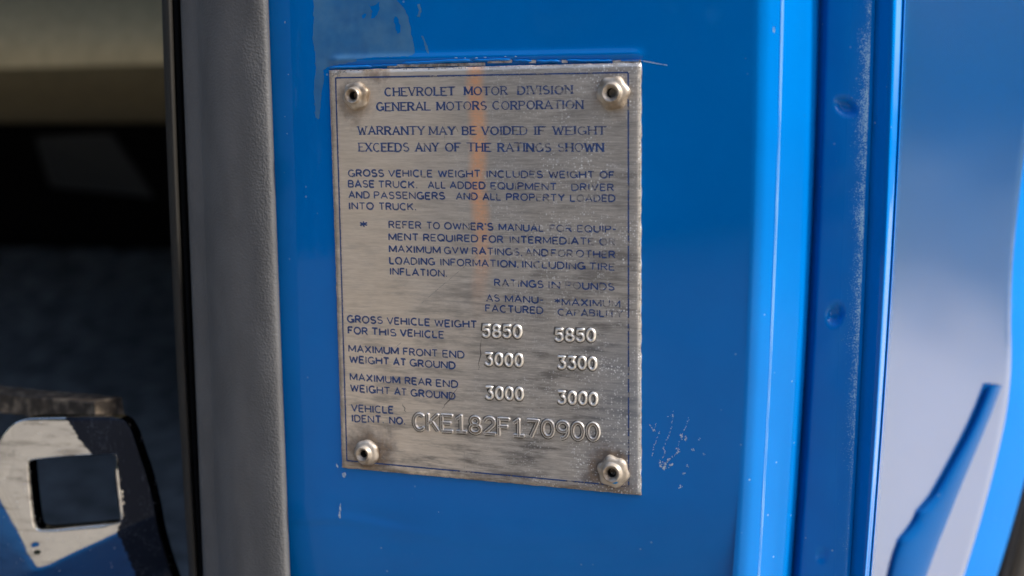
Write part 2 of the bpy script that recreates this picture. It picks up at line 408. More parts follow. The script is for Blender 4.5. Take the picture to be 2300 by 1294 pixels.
# ------------------------------------------------------------------ the blue body panel that carries the plate
YS = [-800 + 640 * i / 30 for i in range(30)] + [-160 + 1620 * i / 219 for i in range(220)] + [1460 + 640 * i / 30 for i in range(1, 31)]
def loft(cols, ys=YS, sub=1, disp=None):
    """cols: (x at py 0, 647, 1294, depth mm); smooth Catmull-Rom between columns"""
    pts = []
    n = len(cols)
    for i in range(n - 1):
        for s_ in range(sub):
            t = s_ / sub
            c0, c1, c2, c3 = cols[max(i - 1, 0)], cols[i], cols[i + 1], cols[min(i + 2, n - 1)]
            pts.append(tuple(.5 * (2 * b + (c - a) * t + (2 * a - 5 * b + 4 * c - d) * t * t + (3 * b - a - 3 * c + d) * t ** 3) for a, b, c, d in zip(c0, c1, c2, c3)))
    pts.append(cols[-1])
    v, uv = [], []
    for i, c in enumerate(pts):
        for j, py in enumerate(ys):
            px = interp([(0, c[0]), (647, c[1]), (1294, c[2])], py)
            y = c[3] * .001
            if disp: y += disp(px, py)
            v.append(P(px, py, y)); uv.append((i / (len(pts) - 1), 1 - (py + 160) / 1620.))
    return v, grid_faces(len(pts), len(ys)), uv
door = empty('door_panel', P(1150, 1294)); tag(door, 'blue painted steel door edge panel carrying the riveted metal plate', 'panel')
def dent(px, py):
    d = 0.
    # soft crease below the plate's lower left corner
    yc = 1178 + .085 * (px - 650) - 14 * math.sin((px - 650) / 95.)
    e = max(-30, min(30, (py - yc) / 16.))
    d += .00035 * math.exp(-max(0, (px - 660)) / 330.) * smooth01(e + .5) * math.exp(-max(0, py - yc) / 130.)
    d += -.00022 * math.exp(-((px - 880) / 90.) ** 2 - ((py - 1190 - .2 * (px - 880)) / 16.) ** 2)
    d += .00025 * math.exp(-((px - 850) / 90.) ** 2 - ((py - 1165 - .25 * (px - 850)) / 18.) ** 2)
    d += .00018 * noise.noise(Vector((px / 240., py / 330., .5)))
    if px < 730: d += .0007 * ((730 - px) / 130.) ** 2
    if py > 1110: d += .0020 * (((py - 1110) / 190.) ** 2 if py < 1320 else 1.22 + 2.3 * (py - 1320) / 190.)
    # paint standing proud round the plate's upper edge
    top = 143 - .021 * (px - 742)
    if 730 < px < 1450: d -= .00045 * math.exp(-((py - top + 8) / 9.) ** 2) * smooth01((px - 730) / 30.) * smooth01((1452 - px) / 30.)
    return d
main_cols = [(lerp(560, 1690, i / 150.), lerp(585, 1680, i / 150.), lerp(610, 1645, i / 150.), 0) for i in range(151)]
YS_M = [-800 + 640 * i / 20 for i in range(20)] + [-160 + 1620 * i / 299 for i in range(300)] + [1460 + 640 * i / 20 for i in range(1, 21)]
v, f, uv = loft(main_cols, YS_M, 1, dent)
obj('face_panel', v, f, M_BLUE, door, uvs=uv)
flange = [(1690, 1680, 1645, 0), (1706, 1692, 1658, .12), (1724, 1708, 1675, .75), (1742, 1724, 1691, 1.9), (1760, 1740, 1706, 3.2), (1790, 1773, 1733, 5.9), (1818, 1802, 1762, 8.4), (1832, 1813, 1773, 10.6), (1842, 1819, 1779, 13)]
v, f, uv = loft(flange, YS, 6); obj('rolled_flange', v, f, M_FLANGE, door, uvs=uv)
k = NT('painted_highlight'); k.set(Base_Color=(.24, .50, .80, 1), Roughness=.4); k.l(k.ramp(k.noise(k.coord((500, 500, 40)), 1, 3), .34, .6, .03, .45), k.b.inputs['Alpha'])  # pale ribbon painted along the fold as its highlight
v = [P(interp([(0, 1757), (647, 1737.5), (1294, 1704)], py) + o_, py, .00305 + (.0006 if o_ else 0)) for py in YS for o_ in (-2.6, 2.6)]
v = []
for py in YS:
    for (o_, yy) in ((-3.0, 2.70), (0, 2.95), (3.0, 3.22)): v.append(P(interp([(0, 1758), (647, 1738), (1294, 1704.5)], py) + o_, py, yy * .001 - .00012))
tag(obj('crease_highlight', v, grid_faces(len(YS), 3), k.mat, door), 'pale highlight line painted along the fold')
v, f, uv = loft([(1841, 1818, 1778, 13.4), (1846, 1823, 1783, 12.6), (1850, 1827, 1787, 11.9), (1856, 1833, 1792, 11)], YS, 4); obj('groove_wall', v, f, M_BLUE, door, uvs=uv)
def craters(px, py):
    d = 0.
    for (cx, cy, rx, ry, a, dep) in ((1900, 240, 30, 19, .45, .0013), (1876, 706, 21, 27, .5, .0012), (1846, 1247, 16, 20, .3, .0003)):
        u, w = px - cx, py - cy
        u, w = u * math.cos(a) + w * math.sin(a), -u * math.sin(a) + w * math.cos(a)
        r = math.hypot(u / rx, w / ry); d += dep * (1 - smooth01((r - .35) / .75))
    return d + .0002 * noise.noise(Vector((px / 60., py / 90., 2.)))
v, f, uv = loft([(1855, 1832, 1791, 11.2), (1862, 1839, 1799, 10.6), (1880, 1858, 1820, 10.4), (1900, 1878, 1845, 10.3), (1925, 1902, 1872, 10.3), (1948, 1925, 1895, 10.3), (1958, 1935, 1903, 10.6), (1966, 1943, 1909, 11.4)], YS, 7, craters)
obj('recessed_strip', v, f, M_STRIP, door, uvs=uv)
v, f, uv = loft([(1964, 1941, 1907, 11.8), (1976, 1955, 1918, 10.8), (1990, 1968, 1930, 9.9), (2000, 1979, 1939, 9.3), (2009, 1986, 1944, 9.3), (2018, 1992, 1948, 11), (2027, 1998, 1953, 14), (2036, 2005, 1958, 24), (2041, 2009, 1962, 110)], YS, 6)
obj('outer_ridge', v, f, M_BLUE, door, uvs=uv)

# paint chips and scratches on it: thin flakes
def blob(v, f, px, py, r, seed, el=1., ang=0., n=9, lift=.00006):
    rg = random.Random(seed); base = len(v)
    for i in range(n):
        a = 2 * math.pi * i / n; rr = r * rg.uniform(.55, 1.25)
        u, w = rr * math.cos(a) * el, rr * math.sin(a)
        x, y = px + u * math.cos(ang) - w * math.sin(ang), py + u * math.sin(ang) + w * math.cos(ang)
        v.append(P(x, y, dent(x, y) - lift))
    f.append(tuple(range(base, base + n)))
def z2(x, y): return (1060 + x / 3.405, 820 + y / 3.405)
v, f = [], []
streaks = [[(1540, 345), (1535, 385), (1535, 430), (1515, 520), (1490, 570), (1468, 640), (1475, 690), (1440, 725), (1432, 770), (1470, 800), (1530, 765)],
           [(1660, 405), (1635, 470), (1600, 550), (1572, 630), (1575, 670), (1540, 700), (1500, 735), (1440, 765)],
           [(1450, 480), (1415, 560), (1392, 620), (1385, 670), (1375, 705)], [(1365, 455), (1388, 500), (1412, 440)], [(1505, 392), (1535, 390), (1570, 385)]]
sd_ = 0
for st in streaks:
    for (a, b) in zip(st, st[1:]):
        n = max(3, int(math.hypot(b[0] - a[0], b[1] - a[1]) / 9))
        for i in range(n):
            sd_ += 1; rg = random.Random(sd_)
            if rg.random() < .30: continue
            t = i / n; x, y = z2(lerp(a[0], b[0], t) + rg.gauss(0, 2.5), lerp(a[1], b[1], t) + rg.gauss(0, 2.5))
            blob(v, f, x, y, rg.uniform(.6, 1.15), sd_, rg.uniform(1, 1.9), math.atan2(b[1] - a[1], b[0] - a[0]), 8, .00006 + .000002 * (sd_ % 40))
for (x, y, r) in [(1600, 550, 14), (1645, 570, 15), (1572, 640, 13), (1440, 740, 12), (1475, 775, 20), (1515, 765, 14), (1445, 770, 13), (1740, 568, 9), (1692, 650, 9), (1775, 682, 9), (1645, 772, 12), (1622, 828, 11), (1605, 925, 16), (1388, 500, 12), (1535, 390, 9), (1580, 668, 12), (1500, 730, 11)]:
    for q in range(5):
        sd_ += 1; rg = random.Random(sd_)
        X_, Y_ = z2(x + rg.gauss(0, r * .55), y + rg.gauss(0, r * .55)); blob(v, f, X_, Y_, rg.uniform(.2, .42) * r / 3.4 * 1.15, sd_, rg.uniform(.8, 1.8), rg.uniform(0, 3), 8, .00006 + .000002 * (sd_ % 40))
# small marks left of and below the plate, and along its top edge
for (x, y, el, an, r) in [(764, 1140, 3.2, 1.57, 3), (763, 1156, 3.0, 1.57, 3), (773, 1066, 1.8, 1.3, 4), (757, 1046, 2.4, 1.2, 2.2),
                          (1024, 130, 4, 0, 1.3), (1045, 130, 1.5, 0, 1.2), (1070, 130, 3, 0, 1.2), (1090, 129, 3, 0, 1.2), (1135, 127, 2, 0, 1.2), (1158, 127, 2, 0, 1.2),
                          (1738, 68, 3, 1.6, 2.4), (640, 50, 2, 1.5, 1.3), (648, 167, 1, 0, 1.2), (645, 300, 1, 0, 1.2), (640, 262, 1, 0, 1.), (985, 1150, 1, 0, 1.2)]:
    sd_ += 1; blob(v, f, x, y, r, sd_, el, an, 9, .00009)
for i in range(34):               # fine scratch running off the plate's upper right corner
    t = i / 33; sd_ += 1; blob(v, f, lerp(1446, 1498, t), lerp(137.5, 146.5, t) + random.Random(sd_).gauss(0, .3), lerp(1.2, .8, t), sd_, 2, .17, 7, .00012 + .000002 * i)
tag(obj('paint_chips', v, f, M_CHIP, door, smooth=False), 'pale chipped paint scratches beside the plate')

# faded, flaking lacquer above the plate's left corner: a thin ragged skin
def inside(poly, x, y):
    c = False
    for (x0, y0), (x1, y1) in zip(poly, poly[1:] + poly[:1]):
        if (y0 > y) != (y1 > y) and x < (x1 - x0) * (y - y0) / (y1 - y0) + x0: c = not c
    return c
FADE = [(703, -60), (704, 45), (702, 92), (707, 118), (709, 146), (706, 178), (704, 205), (709, 262), (716, 268), (722, 205), (727, 180), (727, 158), (734, 149), (800, 138), (800, 132), (850, 128), (925, 125), (932, 118), (926, 90), (922, 62), (915, 36), (906, 16), (890, 0), (886, -60)]
HOLES = [[(826, 8), (834, 14), (842, 10), (852, 2), (851, 20), (846, 32), (838, 41), (832, 39), (836, 26)], [(812, 34), (818, 29), (823, 31), (820, 40), (813, 43)], [(886, 36), (893, 40), (899, 58), (899, 72), (893, 76), (887, 62), (884, 48)]]
EXTRA = [[(936, 10), (942, 9), (947, 23), (941, 37), (936, 36), (941, 24)], [(945, 78), (950, 80), (962, 112), (963, 122), (958, 116)]]
v, f, idx = [], [], {}
CS = 1.3
for i in range(int((970 - 698) / CS)):
    for j in range(int(340 / CS)):
        x, y = 698 + i * CS, -60 + j * CS
        wx, wy = x + 2.2 * noise.noise(Vector((x / 9, y / 9, 2))) + 1.2 * noise.noise(Vector((x / 3., y / 3., 5))), y + 2.2 * noise.noise(Vector((x / 9, y / 9, 7)))
        if not ((inside(FADE, wx, wy) and not any(inside(h, wx, wy) for h in HOLES)) or any(inside(h, wx, wy) for h in EXTRA)): continue
        q = []
        for (a, b) in ((0, 0), (0, 1), (1, 1), (1, 0)):
            key = (i + a, j + b)
            if key not in idx:
                idx[key] = len(v); X_, Y_ = 698 + key[0] * CS, -60 + key[1] * CS; v.append(P(X_, Y_, dent(X_, Y_) - .00004))
            q.append(idx[key])
        f.append(tuple(q))
k = NT('faded_lacquer'); oc = k.coord()
n1 = k.noise(oc, 170, 4, .6)
k.l(k.mix(k.ramp(n1, .3, .7), (.050, .21, .46), (.095, .26, .47)), k.b.inputs['Base Color'])
k.l(k.ramp(k.noise(oc, 90, 3), .3, .6, .55, .85), k.b.inputs['Alpha']); k.set(Roughness=.2, Specular_IOR_Level=.3)
tag(obj('faded_patch', v, f, k.mat, door), 'faded ragged patch of flaking lacquer above the plate')

# ragged lip of old paint along the plate's top edge, with bare gaps
v, f = [], []
def lip(x0, x1, y0, y1, w, h, seed):
    rg = random.Random(seed); n = max(4, int((x1 - x0) / 6)); base = len(v); K = 6
    for i in range(n + 1):
        t = i / n; x, y = lerp(x0, x1, t), lerp(y0, y1, t) + rg.gauss(0, .5)
        e = min(1., min(t, 1 - t) * n / 2. + .15)
        for k_ in range(K):
            a = math.pi * k_ / (K - 1); yy = y - math.cos(a) * w / 2 * (.6 + .4 * e)
            v.append(P(x, yy, dent(x, yy) + .0002 - math.sin(a) * h * e))
    f.extend(grid_faces(n + 1, K, base))
for a in [(738, 838, 152, 149, 8, .0009, 1), (830, 900, 147.5, 147, 6, .0007, 2), (900, 1060, 143, 136, 9, .0007, 3), (1060, 1150, 136, 134, 7, .0008, 4), (1150, 1200, 136.5, 137, 6, .0009, 5), (1200, 1262, 138, 137.5, 8, .001, 6), (1266, 1378, 136, 137, 6.5, .0009, 7), (1384, 1446, 135.5, 137.5, 5, .0007, 8)]:
    lip(*a)
obj('paint_lip', v, f, blue_paint('thick_blue_paint', rough=.12, spec=.5), door)
v, f = [], []
for (x0, x1, y, seed) in [(1095, 1150, 139.5, 1), (1188, 1204, 139.5, 2), (1262, 1275, 139, 3), (1376, 1440, 139.5, 4), (870, 1090, 149.5, 5)]:
    n = 8; base = len(v)
    for i in range(n + 1):
        x = lerp(x0, x1, i / n); yy = y - (.021 * (x - x0))
        v += [P(x, yy - 3.4 - random.Random(seed * 50 + i).uniform(0, 1.), -.00035), P(x, yy + 2.6, -.00035)]
    f += grid_faces(n + 1, 2, base)
obj('bare_edge', v, f, M_EDGE, door)

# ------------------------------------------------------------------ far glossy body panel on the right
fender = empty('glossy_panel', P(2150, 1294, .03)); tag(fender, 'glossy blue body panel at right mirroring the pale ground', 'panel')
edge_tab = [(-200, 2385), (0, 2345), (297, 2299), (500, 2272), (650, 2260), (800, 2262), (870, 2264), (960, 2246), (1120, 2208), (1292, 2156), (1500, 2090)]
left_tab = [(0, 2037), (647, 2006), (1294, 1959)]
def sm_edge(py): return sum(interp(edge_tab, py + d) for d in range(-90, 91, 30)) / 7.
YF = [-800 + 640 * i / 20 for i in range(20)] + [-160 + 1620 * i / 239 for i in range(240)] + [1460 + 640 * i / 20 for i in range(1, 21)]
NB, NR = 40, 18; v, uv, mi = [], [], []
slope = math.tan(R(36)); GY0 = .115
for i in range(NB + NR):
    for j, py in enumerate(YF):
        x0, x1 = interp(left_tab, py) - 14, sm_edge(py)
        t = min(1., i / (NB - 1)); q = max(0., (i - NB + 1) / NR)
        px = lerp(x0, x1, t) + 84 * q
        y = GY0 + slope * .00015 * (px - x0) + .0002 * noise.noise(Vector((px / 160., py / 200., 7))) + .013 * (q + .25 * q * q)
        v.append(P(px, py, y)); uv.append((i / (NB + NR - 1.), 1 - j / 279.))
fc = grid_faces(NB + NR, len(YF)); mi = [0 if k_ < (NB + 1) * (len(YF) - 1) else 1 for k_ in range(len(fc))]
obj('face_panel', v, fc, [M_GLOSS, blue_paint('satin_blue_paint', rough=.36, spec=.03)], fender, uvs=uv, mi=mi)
# raised blue bar added on it as the diagonal reflection
L = [(2217, 868), (2180, 960), (2130, 1050), (2092, 1115), (2080, 1128), (2064, 1146), (2058, 1150), (2050, 1172), (2032, 1196), (2014, 1216), (2012, 1226), (2002, 1250), (1990, 1300), (1960, 1440)]
Rr = [(2252, 866), (2222, 945), (2180, 1045), (2152, 1112), (2147, 1126), (2140, 1144), (2138, 1150), (2129, 1172), (2120, 1195), (2112, 1215), (2108, 1226), (2099, 1250), (2082, 1298), (2030, 1440)]
def gy(px, py): return GY0 + slope * .00015 * (px - interp(left_tab, py) + 8)
def ch_open(p, n):
    for _ in range(n):
        p = [p[0]] + [q for a, b in zip(p, p[1:]) for q in ((a[0] * .75 + b[0] * .25, a[1] * .75 + b[1] * .25), (a[0] * .25 + b[0] * .75, a[1] * .25 + b[1] * .75))] + [p[-1]]
    return p
v = []; L, Rr = ch_open(L, 2), ch_open(Rr, 2); TT = 13
for (a, b) in zip(L, Rr):
    for k_ in range(TT):
        t = k_ / (TT - 1); dz = .0012 - .0034 * math.sin(math.pi * t) ** .5
        px, py = lerp(a[0], b[0], t), lerp(a[1], b[1], t); v.append(P(px, py, gy(px, py) + dz))
obj('diagonal_reflection', v, grid_faces(len(L), TT), blue_paint('dull_blue_reflection', tint=.55, rough=.3, spec=.2), fender)

trim = empty('door_trim', P(2290, 1294, .05)); tag(trim, 'blurred grey and tan trim strip at the lower right corner', 'trim')
def strip(name, a, b, wid, y, mat):
    v = []
    for i in range(12):
        t = i / 11
        for (u, dz) in ((0, .003), (.15, 0), (.5, -.001), (.85, 0), (1, .003)):
            v.append(P(lerp(a[0], b[0], t) + wid * u, lerp(a[1], b[1], t), y + dz))
    obj(name, v, grid_faces(12, 5), mat, trim)
strip('grey_strip', (2330, 900), (2205, 1420), 42, .192, M_TRIMG)
strip('tan_welt', (2366, 900), (2241, 1420), 90, .189, M_TAN)

# ------------------------------------------------------------------ rubber weatherstrip
seal = empty('weatherstrip', P(560, 1294)); tag(seal, 'thick grained dark grey rubber weatherstrip along the blue panel', 'weatherstrip')
bulb = [(405, 430, 457, 5), (407, 432, 459, 2.4), (414, 439, 466, 1.5), (428, 453, 480, .9), (440, 465, 491, .3), (447, 472, 498, -1.0), (462, 487, 512, -3.0), (490, 515, 539, -4.6), (525, 550, 574, -5.0), (560, 585, 609, -5.1), (585, 608, 634, -4.8), (596, 620, 645, -4.1), (601, 625, 650.5, -2.6), (603, 627, 652.5, .6)]
v, f, uv = loft(bulb, YS, 5, lambda px, py: .0002 * noise.noise(Vector((px / 50., py / 120., 3))))
obj('seal_bulb', v, f, M_RUB, seal, uvs=uv)
lipc = [(363, 388, 424, 12), (365, 390, 426, 8), (372, 397, 432, 6.5), (382, 406, 441, 6.6), (388, 412, 446, 9), (390, 416, 448, 14)]
v, f, uv = loft(lipc, YS, 4); obj('seal_lip', v, f, M_RUBD, seal, uvs=uv)
v, f, uv = loft([(386, 410, 444, 15), (400, 425, 455, 14), (412, 440, 468, 8)], YS, 3); obj('seal_web', v, f, M_BLACK, seal, uvs=uv)

# ------------------------------------------------------------------ chrome latch plate with its window
latch = empty('latch_plate', P(150, 1294, .012)); tag(latch, 'polished chrome latch bracket with a rectangular window, lower left', 'latch')
def resample(poly, n, closed=True):
    pts = poly + ([poly[0]] if closed else []); seg = [math.dist(a, b) for a, b in zip(pts, pts[1:])]; tot = sum(seg); out = []
    for i in range(n):
        d = tot * i / n
        for (a, b, s_) in zip(pts, pts[1:], seg):
            if d <= s_: out.append((lerp(a[0], b[0], d / s_), lerp(a[1], b[1], d / s_))); break
            d -= s_
    return out
def chaikin(poly, n):
    for _ in range(n):
        poly = [q for a, b in zip(poly, poly[1:] + poly[:1]) for q in ((a[0] * .75 + b[0] * .25, a[1] * .75 + b[1] * .25), (a[0] * .25 + b[0] * .75, a[1] * .25 + b[1] * .75))]
    return poly
win = chaikin([(64, 1050), (64, 1036), (78, 1033), (150, 1026), (240, 1021), (258, 1020), (264, 1030), (268, 1080), (277, 1150), (276, 1168), (262, 1174), (180, 1181), (105, 1188), (84, 1187), (77, 1170), (70, 1110)], 2)
outl = chaikin([(-60, 1080), (-8, 1005), (6, 975), (28, 950), (56, 939), (90, 937), (200, 936), (255, 936), (278, 942), (294, 962), (306, 1000), (330, 1070), (345, 1130), (354, 1185), (372, 1250), (400, 1330), (425, 1430), (300, 1440), (100, 1440), (-60, 1440), (-90, 1300), (-85, 1180)], 2)
NA = 300
cxw, cyw = 170, 1104
def by_angle(poly):
    big = resample(poly, 4000); out = []
    ang = sorted((math.atan2(y - cyw, x - cxw), x, y) for x, y in big)
    import bisect
    keys = [a[0] for a in ang]
    for i in range(NA):
        a = -math.pi + 2 * math.pi * (i + .5) / NA; k_ = bisect.bisect(keys, a) % len(ang); out.append((ang[k_][1], ang[k_][2]))
    return out
wi, ou = by_angle(win), by_angle(outl)
def sdl(px, py, a, b):            # signed distance (px) to the line a->b, positive on its right-hand side as seen in the picture
    dx, dy = b[0] - a[0], b[1] - a[1]; return ((px - a[0]) * -dy + (py - a[1]) * dx) / math.hypot(dx, dy) * -1
def sp_(x, w): return w * math.log1p(math.exp(max(-40, min(40, x / w))))
S_PX = .0001
def latch_y(px, py):
    y = .013
    # bright face turned to the right
    y += S_PX * .42 * (px - 150) + S_PX * .06 * (py - 1050)
    b_ = -sdl(px, py, (85, 1280), (262, 1197))     # below the crease: face tilted down to mirror the added blue block
    y += S_PX * .50 * sp_(b_, 3)
    c_ = -sdl(px, py, (5, 1110), (85, 1280))
    y += S_PX * 1.0 * sp_(c_, 7)
    y += .0006 * math.exp(-((px - 82) ** 2 + (py - 1232) ** 2) / 150.)
    y += .00005 * noise.noise(Vector((px / 34., py / 22., 9)))
    y += .0010 * (max(0., 40 - px) / 45.) ** 2 * smooth01((1100 - py) / 60.) + .0003 * (max(0., 950 - py) / 14.) ** 2
    return y
MR = 90; v, f, lm = [], [], []
def dark_at(px, py):               # where a dark reflection in the chrome is painted in
    if py < 1100: r_ = px - interp([(900, 120), (938, 147), (985, 175), (1010, 196), (1030, 214), (1031, 262), (1100, 272)], py)
    else: r_ = px - interp([(1100, 276), (1160, 277), (1196, 264), (1240, 285), (1300, 312), (1440, 380)], py)
    return 1 if r_ + 5 * noise.noise(Vector((px / 9., py / 9., 1))) > 0 else 0
for k_ in range(MR):
    t = k_ / (MR - 1)
    for i in range(NA):
        px, py = lerp(wi[i][0], ou[i][0], t), lerp(wi[i][1], ou[i][1], t)
        e = min(t / .035, 1.), min((1 - t) / .03, 1.)
        rnd = .0006 * ((1 - e[0]) ** 2 + (1 - e[1]) ** 2)
        v.append(P(px, py, latch_y(px, py) + rnd))
for k_ in range(MR - 1):
    for i in range(NA): f.append((k_ * NA + i, k_ * NA + (i + 1) % NA, (k_ + 1) * NA + (i + 1) % NA, (k_ + 1) * NA + i)); lm.append(dark_at(lerp(wi[i][0], ou[i][0], (k_ + .5) / (MR - 1)), lerp(wi[i][1], ou[i][1], (k_ + .5) / (MR - 1))))
n0 = len(v)                        # thickness: rims going straight back, and a back face
for i in range(NA): p = v[i].copy(); p.y += .0032; v.append(p)
for i in range(NA): p = v[(MR - 1) * NA + i].copy(); p.y += .0032; v.append(p)
for i in range(NA):
    j = (i + 1) % NA
    f.append((i, n0 + i, n0 + j, j)); f.append(((MR - 1) * NA + i, (MR - 1) * NA + j, n0 + NA + j, n0 + NA + i)); f.append((n0 + i, n0 + NA + i, n0 + NA + j, n0 + j))
obj('bracket_body', v, f, [M_CHROME, M_DARKREFL], latch, mi=lm + [0] * (len(f) - len(lm)))

# blue block added unseen below the frame, to colour the chrome's lower facet
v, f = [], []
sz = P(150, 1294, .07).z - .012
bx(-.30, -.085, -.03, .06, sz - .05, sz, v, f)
o = obj('mirror_block', v, f, blue_paint('added_block_dark_blue', tint=.22), smooth=False); tag(o, 'added unseen blue block mirrored in the chrome latch', 'mirror_block')
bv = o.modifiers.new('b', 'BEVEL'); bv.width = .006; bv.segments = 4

v, f = [], []
for i in range(NA):
    x, y = wi[i]; dx, dy = x - cxw, y - cyw; dl = math.hypot(dx, dy)
    right_ = smooth01((dx / dl - .80) / .12) if y < 1172 else 0.
    w = 2.0 + 9.5 * right_
    for k_ in range(6):
        a = math.pi * k_ / 5
        px, py = x + dx / dl * (w * .5 - w * .5 * math.cos(a) - w * .75), y + dy / dl * (1.2 - w * .05 * math.cos(a))
        v.append(P(px, py, latch_y(px, py) + .0004 - (.0004 + .00045 * (.5 + right_)) * math.sin(a)))
for i in range(NA):
    for k_ in range(5): f.append((i * 6 + k_, i * 6 + k_ + 1, ((i + 1) % NA) * 6 + k_ + 1, ((i + 1) % NA) * 6 + k_))
obj('window_rim', v, f, M_CHROME, latch)

# ------------------------------------------------------------------ the data plate
plate = empty('data_plate', (0, 0, 0)); tag(plate, 'weathered aluminium data plate with navy printing and stamped numbers, riveted to blue panel', 'plate')
T = .0006
def surf(x, z):                    # gentle waviness of the thin sheet (metres towards the viewer)
    return (T + .00016 * noise.noise(Vector((x * 34, z * 28, 4.1))) + .00012 * math.cos(x / PW * 2.6)
            + .00025 * smooth01((z - PH * .30) / (PH * .2)) * math.exp(-((x - .005) / .02) ** 2))
NX, NZ = 80, 100
v, uv = [], []
def ragged(t, s): return .00012 * noise.noise(Vector((t * 420, s, 0))) + .00008 * noise.noise(Vector((t * 1500, s, 3)))
tl, tr, br, bl_ = P(742, 158), P(1441, 141), P(1441, 1111), P(771, 1049)
for i in range(NX):
    for j in range(NZ):
        a, b = i / (NX - 1), j / (NZ - 1)
        p = tl.lerp(tr, a).lerp(bl_.lerp(br, a), b)
        x, z = p.x, p.z
        if i == 0: x += ragged(z, 1.)
        if i == NX - 1: x += ragged(z, 2.) * 1.6
        if j == 0: z += ragged(x, 3.)
        if j == NZ - 1: z += ragged(x, 4.)
        e = min(min(i, NX - 1 - i) / 1.0, min(j, NZ - 1 - j) / 1.0, 1.)
        v.append(Vector((x, -surf(x, z) + (0 if e >= 1 else .00012), z)))
f = grid_faces(NX, NZ); mi = [0] * len(f)
border = [i * NZ for i in range(NX)] + [(NX - 1) * NZ + j for j in range(1, NZ)] + [i * NZ + NZ - 1 for i in range(NX - 2, -1, -1)] + [j for j in range(NZ - 2, 0, -1)]
n0 = len(v)
for q in border: p = v[q].copy(); p.y = .0004; v.append(p)
for a in range(len(border)):
    b = (a + 1) % len(border); f.append((border[a], border[b], n0 + b, n0 + a)); mi.append(1)
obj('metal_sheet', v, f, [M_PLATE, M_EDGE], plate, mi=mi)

# bright burr along the cut edges
def plate_pt(x, z, lift): return Vector((x, -surf(x, z) - lift, z))
v, f = [], []
def ribbon(v, f, pts, w, lift, wf=None):
    """flat ribbon in the plate plane; pts (x, z)"""
    n = len(pts); base = len(v)
    for i, p in enumerate(pts):
        a, b = pts[max(i - 1, 0)], pts[min(i + 1, n - 1)]
        d = Vector((b[0] - a[0], b[1] - a[1]))
        if d.length < 1e-9: d = Vector((1, 0))
        d.normalize(); nn = Vector((-d.y, d.x))
        k_ = 1.
        if 0 < i < n - 1:
            d0 = Vector((p[0] - a[0], p[1] - a[1])).normalized(); c = max(.5, d.dot(d0)); k_ = 1 / c
        ww = (wf(i / max(1, n - 1), d) if wf else w) * .5 * k_
        for s_ in (1, -1):
            q = Vector(p) + nn * ww * s_; v.append(plate_pt(q.x, q.y, lift))
    for i in range(n - 1): f.append((base + 2 * i, base + 2 * i + 1, base + 2 * i + 3, base + 2 * i + 2))
def edge_run(a, b, n, w, seed):
    for i in range(n):
        rg = random.Random(seed * 1000 + i)
        if rg.random() < .25: continue
        t0, t1 = i / n, (i + rg.uniform(.6, 1.05)) / n
        p, q = a.lerp(b, t0), a.lerp(b, min(t1, 1))
        ribbon(v, f, [(p.x, p.z), ((p.x + q.x) / 2, (p.z + q.z) / 2), (q.x, q.z)], w * rg.uniform(.5, 1.3), .00002)
ins = Vector((.00022, 0, 0)); iz = Vector((0, 0, .00018))
edge_run(tr - ins, br - ins, 130, .00030, 1); edge_run(tl - iz, tr - iz, 110, .00028, 2); edge_run(tl + ins, bl_ + ins, 90, .00018, 3); edge_run(bl_ + iz, br + iz, 90, .00016, 4)
for i in range(14): # pale corrosion at the upper left corner
    rg = random.Random(i + 40); p = P(rg.uniform(748, 775), rg.uniform(160, 172)); ribbon(v, f, [(p.x, p.z), (p.x + rg.uniform(.0003, .0009), p.z + rg.gauss(0, .0002))], rg.uniform(.0003, .0008), .00002 + i * 2e-6)
# long scratches
for (a, b, w) in [((1185, 480 + 0), (950, 680), .00010), ((930, 745), (880, 790), .00010), ((1157, 445), (1176, 458), .0005), ((1130, 190), (1131, 340), .00008), ((1000, 270), (1003, 330), .00010), ((1026, 283), (1034, 300), .00025), ((876, 620), (872, 628), .0001), ((1045, 1010), (1046, 1075), .00008)]:
    p, q = P(*a), P(*b)
    n = 14; pts = [(lerp(p.x, q.x, i / n) + random.Random(i).gauss(0, .00003), lerp(p.z, q.z, i / n)) for i in range(n + 1)]
    ribbon(v, f, pts, w, .000018)
obj('bright_scratches', v, f, M_ETCH, plate, smooth=False)
obj_dark = ([], [])
for (a, b, w) in [((1032, 870), (996, 918), .00028), ((1085, 760), (1078, 830), .00022), ((908, 905), (915, 925), .0002)]:
    p, q = P(*a), P(*b); n = 10
    ribbon(obj_dark[0], obj_dark[1], [(lerp(p.x, q.x, i / n) + random.Random(i + 9).gauss(0, .00012), lerp(p.z, q.z, i / n)) for i in range(n + 1)], w, .000016, lambda t, d, w=w: w * (1 - abs(2 * t - 1)) + .00004)
obj('dark_scratches', *obj_dark, solid('dark_scratch', (.08, .07, .06), .7, Alpha=.6), plate, smooth=False)

